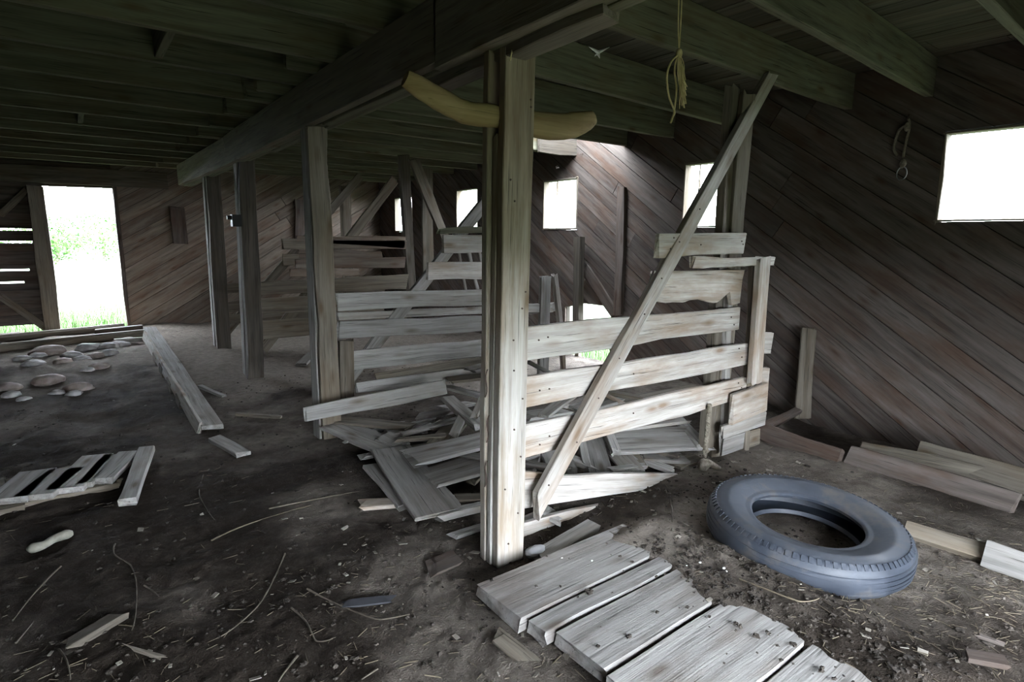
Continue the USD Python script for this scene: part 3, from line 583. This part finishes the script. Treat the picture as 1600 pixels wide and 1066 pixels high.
cw = [tube(curve([at(934, 82, y=2.7) + [0, 0, 0], at(934 + a, 82 + b, y=2.7 + .02 * k)], 5), np.linspace(.012, .002, 5), 5) for k, (a, b) in enumerate(((-14, -9), (12, -5), (3, 9), (-5, 6), (18, -8), (-9, -2)))]
put('cobweb_tuft', trimesh.util.concatenate(cw), WEB, label='small white tuft of cobweb under the ceiling right of the main post', cat='cobweb')

# ---------------------------------------------------------------- broken boards in the stall behind the post
def debris(a, za, b, zb, w, lb, t=.024, nrm=(0, 0, 1), mat=None, grp=None, **k):
    k.setdefault('splinter', .02); k.setdefault('n', 6)
    plank('broken_board', at(*a, z=za), at(*b, z=zb), w, t, nrm, mat or W_GREY, label=lb, cat='board', group=grp, **k)
debris((610, 700), .13, (687, 806), .05, .27, 'broad grey board lying diagonally on top of the debris left of the main post', n=10)
debris((588, 728), .06, (640, 790), .03, .16, 'shorter board under the left side of the broad diagonal board')
debris((566, 789), .02, (722, 781), .02, .11, 'pale short board lying crosswise under the broad diagonal board', mat=W_RAIL)
debris((640, 716), .15, (850, 666), .17, .27, 'wide grey plank running behind the main post, upper of two side by side', n=10)
debris((668, 750), .09, (850, 694), .11, .27, 'wide grey plank running behind the main post, lower of two side by side', n=10)
debris((568, 714), .07, (668, 696), .10, .07, 'thin edge-lit strip of wood left of the two wide planks')
debris((520, 664), .10, (612, 700), .10, .24, 'dark warped board beside the foot of the second post', mat=W_GREY)
debris((600, 682), .12, (628, 697), .09, .16, 'small square pale offcut in the middle of the left debris')
debris((622, 688), .15, (690, 682), .15, .06, 'reddish splintered sliver in the left debris', mat=W_OLD, taper=(.5, 1.2))
debris((626, 680), .14, (726, 652), .17, .06, 'long thin lath among the debris left of the main post')
debris((655, 651), .12, (712, 640), .14, .12, 'short board with a slanted end under the crossing plank', cut=(.08, 0))
debris((698, 621), .30, (752, 668), .20, .11, 'short thick plank lying across the top of the left debris', t=.04)
debris((708, 684), .14, (724, 650), .24, .07, 'short stick propping the crossing plank')
debris((742, 650), .26, (752, 625), .34, .05, 'thin pale stick end standing beside the main post', mat=W_RAIL)
debris((698, 605), .30, (790, 628), .28, .08, 'dull board tilted down toward the main post', mat=W_GREY)
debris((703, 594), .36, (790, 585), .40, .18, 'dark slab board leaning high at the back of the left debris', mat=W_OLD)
debris((735, 578), .45, (800, 560), .45, .12, 'flat board end showing just left of the main post', mat=W_GREY)
plank('leaning_plank', at(478, 647, y=4.12), at(697, 604, y=3.75), .115, .035, (0, -1, .15), W_GREY, n=12, label='long greenish plank propped in front of the second post', cat='board', cut=(.03, 0))
plank('leaning_plank', at(557, 607, y=4.16), at(770, 577, y=4.10), .085, .03, (0, -1, .4), W_GREY, n=8, label='low sloping board resting under the second partition', cat='board')
plank('leaning_plank', at(590, 596, y=4.20), at(770, 566, y=4.2), .13, .03, (0, -1, .5), W_OLD, n=8, label='dark board behind the low sloping board of the second partition', cat='board')
debris((684, 808), .03, (775, 787), .03, .055, 'narrow board on edge at the left of the main post foot', t=.04, mat=W_GREY)
debris((713, 836), .01, (755, 822), .01, .05, 'thin lath end at the left of the main post foot', t=.02)
# right side, between the rails
PG = 'broken boards under the rails'
debris((950, 690), .13, (1092, 684), .13, .30, 'large cracked weathered panel under the nearest rails', n=12, rag=.02, splinter=.03, nrm=(0, -.25, 1))
debris((958, 668), .20, (1070, 655), .22, .13, 'splintered board lying on the back edge of the cracked panel', n=8, rag=.02)
debris((1060, 655), .18, (1098, 700), .11, .10, 'narrow board across the right end of the cracked panel')
debris((950, 676), .19, (963, 708), .11, .05, 'thick pale batten end at the left of the cracked panel', t=.05)
debris((926, 684), .13, (940, 742), .04, .15, 'pale upright board end sloping down left of the cracked panel', mat=W_GREY)
debris((908, 688), .15, (918, 728), .06, .045, 'thin strip beside the pale sloping board end', t=.04)
debris((868, 700), .13, (884, 742), .04, .22, 'broad torn board just right of the main post', rag=.03)
debris((890, 716), .08, (960, 742), .03, .10, 'low board behind the lowest tapered rail', t=.03)
debris((952, 734), .06, (1004, 728), .06, .06, 'short lath resting against the lowest tapered rail')
debris((968, 706), .07, (1050, 735), .03, .09, 'board sloping from under the cracked panel toward the rope')
debris((1006, 712), .06, (1066, 716), .05, .17, 'flat grey board below the cracked panel')
debris((1052, 728), .03, (1088, 716), .04, .12, 'brown offcut beside the rope knot', mat=W_OLD)
debris((822, 650), .30, (880, 642), .28, .16, 'grey board end behind the lowest long rail next to the post')
debris((846, 652), .33, (890, 618), .38, .10, 'short pale board tilted between two rails near the brace', mat=W_RAIL)
debris((900, 640), .30, (960, 622), .34, .20, 'grey board between the second and third rails right of the brace')
debris((928, 608), .40, (975, 632), .33, .045, 'thin lath slanting between the second and third rails', mat=W_RAIL)
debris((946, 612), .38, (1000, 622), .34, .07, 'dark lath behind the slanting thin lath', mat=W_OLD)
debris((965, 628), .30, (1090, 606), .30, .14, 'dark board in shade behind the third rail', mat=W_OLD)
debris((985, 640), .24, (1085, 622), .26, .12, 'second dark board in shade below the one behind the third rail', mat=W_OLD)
debris((826, 566), .72, (868, 588), .60, .05, 'stick slanting behind the main post under the top rails', mat=W_GREY)
debris((818, 815), .02, (862, 796), .02, .08, 'grey splintered scrap under the lowest rails', mat=W_GREY)
debris((840, 800), .05, (875, 815), .02, .06, 'crossed scrap under the lowest rails next to the post', mat=W_GREY)
debris((845, 868), .02, (925, 822), .03, .10, 'thin board sunk in the dirt between the rails and the widest floor plank', mat=W_GREY)
rr_ = np.random.default_rng(12)
for k in range(26):
    x, y = rr_.uniform(1.65, 3.35), rr_.uniform(2.45, 4.05); a = rr_.uniform(0, 3.14); L = rr_.uniform(.25, .75); z = rr_.uniform(.03, .14)
    d = np.array([math.cos(a), math.sin(a), rr_.normal(0, .1)]) * L / 2
    plank('broken_board', np.array([x, y, z]) - d, np.array([x, y, z]) + d, rr_.uniform(.06, .16), .022, (rr_.normal(0, .2), rr_.normal(0, .2), 1), (W_GREY, W_OLD)[k % 2], n=4, splinter=.02,
          label='loose broken board piece at the bottom of the debris heap inside the first stall', cat='board', group='loose pieces of the debris heap')

# ---------------------------------------------------------------- left side: fallen board, grate, sill logs, stones
fb_ = thing('fallen_trough', 'long pale fallen board with a side plank lying toward the doorway', 'board', (.8, 7, 0))
f0, f1 = at(332, 668, z=.03), at(234, 513, z=.26)
plank('top_board', f0, f1, .155, .035, (.1, 0, 1), W_GREY, fb_, n=12, rag=.008)
plank('side_board', f0 + [-.085, .02, -.0], f1 + [-.10, -.35, -.04], .10, .03, (-1, 0, .25), W_RAIL, fb_, n=12, rag=.012)
for s in (.22, .36, .50, .63):
    c = f0 + (f1 - f0) * s
    plank('block', c + [-.09, -.12, -.07], c + [-.09, .12, -.05], .10, .06, (-1, 0, 0), W_OLD, fb_, n=3)
gr = thing('floor_grate', 'broken slatted floor grate with wide gaps at the left edge', 'grate', (-.1, 4.3, 0))
for a, b, w in (((10, 783), (60, 738), .20), ((52, 778), (104, 736), .19), ((100, 767), (152, 715), .19), ((133, 759), (172, 714), .08), ((160, 752), (204, 708), .13)):
    plank('slat', at(*a, z=.05), at(*b, z=.05), w, .035, (0, 0, 1), W_GREY, gr, n=6, rag=.008)
plank('slat', at(200, 785, z=.05), at(231, 702, z=.055), .10, .04, (0, 0, 1), W_GREY, gr, n=8, rag=.012, label='longest slat, lying loose at the right')
plank('bearer', (-.75, 4.10, .0), (.1, 4.14, .0), .07, .06, (0, 0, 1), W_OLD, gr, n=6)
plank('bearer', (-.9, 4.50, .0), (.3, 4.60, .0), .07, .06, (0, 0, 1), W_OLD, gr, n=6)
plank('floor_plank', (-1.2, 4.32, .02), (-.45, 4.46, .03), .2, .035, (0, 0, 1), W_OLD, label='dark low plank left of the slatted grate', cat='plank')
plank('floor_plank', (-1.3, 4.02, .0), (-.35, 4.08, .01), .08, .05, (0, 0, 1), W_OLD, label='thin dark plank along the near edge of the slatted grate', cat='plank')
plank('sill_log', (-1.6, 9.60, .09), at(226, 521, z=.10), .14, .12, (0, 0, 1), W_OLD, n=14, rag=.02, cham=.03, label='long weathered sill timber lying inside the far doorway', cat='timber')
plank('sill_log', (-1.8, 10.5, .08), (.55, 11.0, .10), .13, .11, (0, 0, 1), W_OLD, n=12, rag=.02, cham=.03, label='second timber lying at the threshold of the far doorway', cat='timber')
plank('sill_log', at(150, 519, z=.12), at(222, 512, z=.14), .12, .08, (0, 0, 1), W_WALL, n=8, rag=.02, label='short timber lying at the right foot of the far doorway', cat='timber')
plank('sill_log', at(180, 533, z=.09), at(226, 530, z=.10), .07, .06, (0, 0, 1), W_GREY, n=5, label='short pale block at the end of the long sill timber', cat='timber')
ST = [(75, 553, .17, 1, 'large reddish round stone, the biggest near the doorway'), (140, 545, .14, 0, 'broad grey stone just inside the sill timber'), (112, 556, .10, 0, 'pale stone between the large reddish one and the broad grey one'),
      (128, 560, .08, 0, None), (167, 543, .12, 0, 'flat stone near the right end of the sill timber'), (186, 540, .11, 0, None), (200, 534, .09, 1, None), (150, 556, .09, 1, None), (172, 553, .09, 0, None), (98, 566, .08, 1, None), (52, 568, .10, 0, None), (60, 558, .08, 0, None),
      (75, 592, .13, 1, 'dark domed stone sunk in the dirt'), (122, 602, .12, 1, 'low dark stone right of the domed one'), (10, 604, .10, 1, 'dark stone at the left edge'), (18, 613, .07, 0, None), (115, 610, .06, 0, None), (88, 608, .06, 0, None), (35, 562, .08, 0, None), (155, 572, .09, 1, None), (138, 575, .06, 0, None), (36, 618, .05, 0, None)]
SMALL = {5: 'small grey stone at the right end of the row of stones by the sill timber', 6: 'small reddish stone nearest the short pale block by the sill timber', 17: 'small stone between the dark domed stone and the slatted grate side', 10: 'small stone just left below the large reddish stone', 19: 'small reddish stone right below the broad grey stone', 21: 'smallest stone at the left edge, below the other dark stones'}
for i, (px, py, r, k, lb) in enumerate(ST):
    p = at(px, py, z=.05); p[2] = gz(p[0], p[1]) + r * .08
    put('field_stone', rock(r, i + 3, (1.15, .95, .55)), (STONE, STONE_B)[k], None, mat_move(p), smooth=True, label=lb or SMALL.get(i, 'small field stone in the dirt inside the far doorway'), cat='stone', group=None if lb or i in SMALL else 'small stones by the doorway')
plank('broken_board', at(338, 686, z=.02), at(380, 710, z=.02), .10, .03, mat=W_GREY, label='short broken board on the dirt at the near end of the fallen board', cat='board', splinter=.025)
plank('broken_board', at(470, 570, z=.02), at(488, 552, z=.03), .12, .03, mat=W_GREY, label='small board on the floor left of the second post', cat='board')
plank('broken_board', at(313, 604, z=.03), at(351, 620, z=.02), .05, .03, mat=W_GREY, label='thin lath on the dirt right of the fallen board', cat='board')
plank('broken_board', at(370, 647, z=.02), at(440, 652, z=.02), .035, .025, mat=W_OLD, label='dark stick-like lath on the dirt left of the second post', cat='board')

# ---------------------------------------------------------------- right side: curb boards along the wall, blocks
CB = [((1180, 672), .05, (1312, 716), .03, .13, W_WALL, 'far curb board with a notched end, from the stall foot toward the wall'), ((1328, 712), .05, (1586, 788), .05, .13, W_WALL, 'long curb board edging the manger along the right wall'),
      ((1345, 706), .0, (1640, 772), .0, .16, W_OLD, 'dark sunken board behind the long curb board'), ((1438, 706), .05, (1640, 765), .05, .17, W_OLD, 'pale broad board leaning in the manger below the wall'),
      ((1190, 670), .03, (1250, 640), .04, .07, W_WALL, 'short curb piece running from the stall foot to the wall')]
for a, za, b, zb, w, m_, lb in CB:
    nr = (-.75, -.3, .7) if 'broad' in lb else (-.8, -.3, .5)
    plank('curb_board', at(*a, z=za), at(*b, z=zb), w, .05, nr, m_, n=12, rag=.012, cham=.01, label=lb, cat='board')
plank('wood_block', at(1540, 866, z=.05), at(1660, 905, z=.05), .13, .09, (-.4, -1, .2), W_GREY, n=5, label='pale squared block at the right edge behind the tyre', cat='block')
plank('curb_board', at(1415, 828, z=.04), at(1545, 868, z=.04), .10, .05, (-.5, -.5, .8), W_OLD, n=8, label='short curb board between the tyre and the pale block', cat='board')
plank('broken_board', at(1512, 1024, z=.08), at(1568, 1034, z=.08), .06, .02, mat=W_WALL, label='small grey chip of board in the dirt at the lower right', cat='board')
plank('broken_board', at(1530, 995, z=.08), at(1560, 1005, z=.08), .03, .015, mat=W_WALL, label='tiny sliver of board above the grey chip at the lower right', cat='board')

# ---------------------------------------------------------------- odds and ends on the near dirt
def gpt(px, py, dz=.0):
    p = at(px, py, z=0.0)
    for _ in range(4): p = at(px, py, z=gz(p[0], p[1]) + dz)
    return p
for a, b, w, t, m_, lb in (((105, 1010), (178, 967), .05, .03, W_DARK, 'splintered lath on the dark dirt at the lower left'), ((676, 888), (715, 872), .13, .012, W_WALL, 'flat reddish board scrap left of the main post foot'),
                         ((780, 997), (816, 1026), .09, .01, W_OLD, 'flat dirty board scrap in front of the floor planks'), ((205, 1014), (246, 1026), .03, .015, W_OLD, 'small chip at the bottom left'),
                         ((548, 944), (610, 936), .035, .008, plain('slate_grey', (.045, .045, .05), .7), 'dark flat feather-shaped scrap on the dirt in front')):
    plank('scrap', gpt(*a, .012), gpt(*b, .012), w, t, mat=m_, label=lb, cat='scrap', n=6, splinter=.02, rag=.015)
c = curve([gpt(44, 858, .015), gpt(66, 853, .022), gpt(85, 842, .022), gpt(114, 833, .015)], 20)
o = c.mean(0); m = tube(c - o, np.interp(np.linspace(0, 1, 20), [0, .1, .4, .7, .92, 1], [.012, .026, .019, .021, .026, .012]), 10)
put('pale_bone', m, BONE, None, mat_move(o), smooth=50, label='pale bone-like stick lying on the dark dirt at the left', cat='bone')
TW = [[(180, 850), (178, 865), (205, 885), (212, 905), (213, 950), (206, 985)], [(95, 885), (60, 920), (20, 970)], [(445, 865), (430, 900), (400, 950), (345, 995)], [(480, 920), (540, 950), (600, 968), (640, 960)], [(455, 950), (480, 975), (492, 1000), (520, 998)],
      [(318, 742), (314, 780), (335, 812)], [(330, 845), (400, 815), (485, 790)], [(420, 795), (520, 775), (560, 768)], [(465, 1025), (445, 1050), (435, 1066)], [(1155, 905), (1200, 922), (1250, 940), (1280, 935)], [(92, 1015), (105, 1035), (110, 1062)], [(590, 1045), (565, 1062)],
      [(1040, 765), (1048, 785), (1050, 830)], [(225, 915), (240, 925), (248, 932)], [(25, 1005), (50, 975)]]
tl = ['long kinked twig left of centre', 'straight twig at the far left', 'long bowed twig in the middle of the dirt', 'twig arching in front of the dark feather-shaped scrap', 'short forked twig near the bottom centre', 'twig lying right of the slatted grate', 'pale stem on the dirt left of the debris', 'root-like stem beside the debris heap', 'stub of twig at the bottom edge', 'straw stem lying under the near side of the tyre', 'thin twig at the bottom left corner', 'short stem at the bottom edge in front', 'stem lying on the dirt left of the tyre', 'tiny twig beside the kinked twig', 'thin stem near the lower left edge']
for q, lb in zip(TW, tl):
    c = curve([gpt(*p, .006) for p in q], 8 * len(q)); o = c.mean(0)
    put('twig', tube(c - o, np.linspace(.0045, .0022, len(c)), 5), STRAW if 'straw' in lb or 'pale' in lb else TWIG, None, mat_move(o), label=lb, cat='twig')

# litter that nobody could count
def scatter(name, n, seed, fn, mat, label, cat):
    r = np.random.default_rng(seed); V, F, k = [], [], 0
    for _ in range(n):
        m = fn(r)
        if m is None: continue
        v, f = m; V.append(v); F.append(f + k); k += len(v)
    put(name, (np.vstack(V), np.vstack(F)), mat, label=label, cat=cat, kind='stuff')
TRI = np.array([(0, 1, 2), (0, 2, 3), (4, 6, 5), (4, 7, 6), (0, 4, 1), (1, 4, 5), (1, 5, 2), (2, 5, 6), (2, 6, 3), (3, 6, 7), (3, 7, 0), (0, 7, 4)])
def bit(r, x, y, L, w, t, up=.0, tilt=.12):
    a = r.uniform(0, 6.28); d = np.array([math.cos(a), math.sin(a), r.normal(0, tilt)]); s = np.array([-d[1], d[0], r.normal(0, .3)]); u = np.array([0, 0, 1.])
    c = np.array([x, y, gz0(x, y) + up])
    return np.array([c + i * d * L / 2 + j * s * w / 2 + k * u * t / 2 for k, (i, j) in [(k, q) for k in (-1, 1) for q in ((-1, -1), (1, -1), (1, 1), (-1, 1))]]), TRI
from scipy.interpolate import RegularGridInterpolator
_gi = RegularGridInterpolator((gy, gx), GZ, bounds_error=False, fill_value=0.0)
gz0 = lambda x, y: float(_gi((y, x)))
def where(r):
    if r.random() < .6: return r.uniform(-.3, 3.6), r.uniform(.4, 2.6)
    return r.uniform(-.8, 4.2), r.uniform(1.5, 6.5)
def straw(r):
    x, y = where(r)
    if r.random() < .35: x, y = r.normal(3.1, .5), r.normal(.75, .35)
    L = abs(r.normal(.022, .02)) + .008
    return bit(r, x, y, L, .002, .0018, .003)
scatter('straw_litter', 3000, 31, straw, STRAW, 'bits of straw and chaff strewn over the dirt floor', 'straw')
def chip(r):
    x, y = where(r); L = abs(r.normal(.012, .012)) + .005
    return bit(r, x, y, L, L * r.uniform(.3, .8), .003, .003)
scatter('wood_chips', 450, 32, chip, CHIP, 'pale wood chips and droppings scattered over the dirt floor', 'wood chips')
ico = trimesh.creation.icosphere(1, 1.0)
def clod(r):
    x, y = where(r)
    if r.random() < .2: x, y = r.normal(2.05, .14), r.uniform(.3, 1.7)
    s = abs(r.normal(.0025, .003)) + .002
    v = ico.vertices * (1 + 1.1 * (r.random((len(ico.vertices), 1)) - .5)) * s * np.array([r.uniform(.7, 1.4), r.uniform(.7, 1.4), .6])
    up = .0 if not (1.26 < x < 1.95 and .3 < y < 1.87) else max(0, .073 - gz0(x, y))
    if up and r.random() < .85: return None
    return v + [x, y, gz0(x, y) + s * .3 + up], ico.faces
scatter('dirt_clods', 4000, 33, clod, CLOD, 'crumbled clods of dirt and dung on the floor and over the plank ends', 'dirt clods')
white = trimesh.util.concatenate([m for m in [trimesh.Trimesh(rock(s, i, (1, .8, .5), 1).vertices + at(*p, z=z), rock(s, i, (1, .8, .5), 1).faces, process=False) for i, (p, z, s) in enumerate((((1094, 879), .09, .007), ((1131, 888), .09, .008), ((1135, 893), .09, .006), ((846, 866), .0, .012), ((1073, 884), .09, .005), ((925, 876), .076, .006), ((878, 872), .076, .005), ((700, 872), .02, .006), ((745, 740), .1, .004)))]])
put('white_droppings', white, WEB, label='specks of white droppings on the plank and dirt near the tyre', cat='droppings', kind='stuff')
put('pale_rock', rock(.05, 77, (1.2, .9, .5)), plain('chalk_rock', (.36, .36, .36), .8), None, mat_move(at(838, 862, z=.02)), smooth=True, label='pale flat stone tucked behind the foot of the main post', cat='stone')

# ---------------------------------------------------------------- outdoors by the openings
def blade_patch(n, seed, x0, x1, y0, y1, h, base):
    r = np.random.default_rng(seed); V, F, k = [], [], 0
    for _ in range(n):
        x, y = r.uniform(x0, x1), r.uniform(y0, y1); a = r.uniform(0, 6.28); H = h * r.uniform(.5, 1.2); w = .006; l = r.uniform(.1, .5) * H
        c, s = math.cos(a), math.sin(a); b = np.array([x, y, base])
        V.append(np.array([b + [-s * w, c * w, 0], b + [s * w, -c * w, 0], b + [c * l * .4 + s * w * .8, s * l * .4 - c * w * .8, H * .6], b + [c * l * .4 - s * w * .8, s * l * .4 + c * w * .8, H * .6], b + [c * l, s * l, H]]))
        F.append(np.array([(0, 1, 2), (0, 2, 3), (3, 2, 4)]) + k); k += 5
    return np.vstack(V), np.vstack(F)
put('tall_grass', blade_patch(5000, 41, -2.2, 1.4, 11.7, 16, .30, -.22), BLADE, label='tall green grass growing outside the far doorway', cat='grass', kind='stuff')
put('tall_grass', blade_patch(1800, 42, 5.4, 8, 3.8, 7.5, .30, -.22), BLADE, label='green grass outside the low hatch of the right wall', cat='grass', kind='stuff')
put('tall_grass', blade_patch(24, 43, -.25, .7, 11.3, 11.6, .16, .03), BLADE, label='few grass blades sprouting on the threshold of the far doorway', cat='grass', kind='stuff')
def shrub(x, y, r0, seed, lb):
    r = np.random.default_rng(seed); t = thing('shrub', lb, 'shrub', (x, y, 0)); V, F, k = [], [], 0
    for _ in range(2600):
        d = r.normal(size=3); d /= np.linalg.norm(d); p = np.array([x, y, r0 * .9]) + d * r0 * r.uniform(.6, 1.05) * np.array([1.1, 1, .95]); u = r.normal(size=3); u /= np.linalg.norm(u); v = np.cross(u, d); s = r.uniform(.06, .14)
        V.append(np.array([p - u * s, p + v * s * .5, p + u * s, p - v * s * .5])); F.append(np.array([(0, 1, 2), (0, 2, 3)]) + k); k += 4
    put('foliage', (np.vstack(V), np.vstack(F)), LEAF, t); put('stem', tube(curve([(x, y, -.3), (x + .1, y, r0 * .5), (x, y, r0)], 8), .12, 7), W_OLD, t)
shrub(-.7, 44, 1.5, 51, 'green shrub seen through the left part of the far doorway'); shrub(1.9, 52, 2.0, 52, 'green shrub seen through the right part of the far doorway'); shrub(-3.5, 38, 2.4, 53, 'green shrub out beyond the left gaps of the end wall')
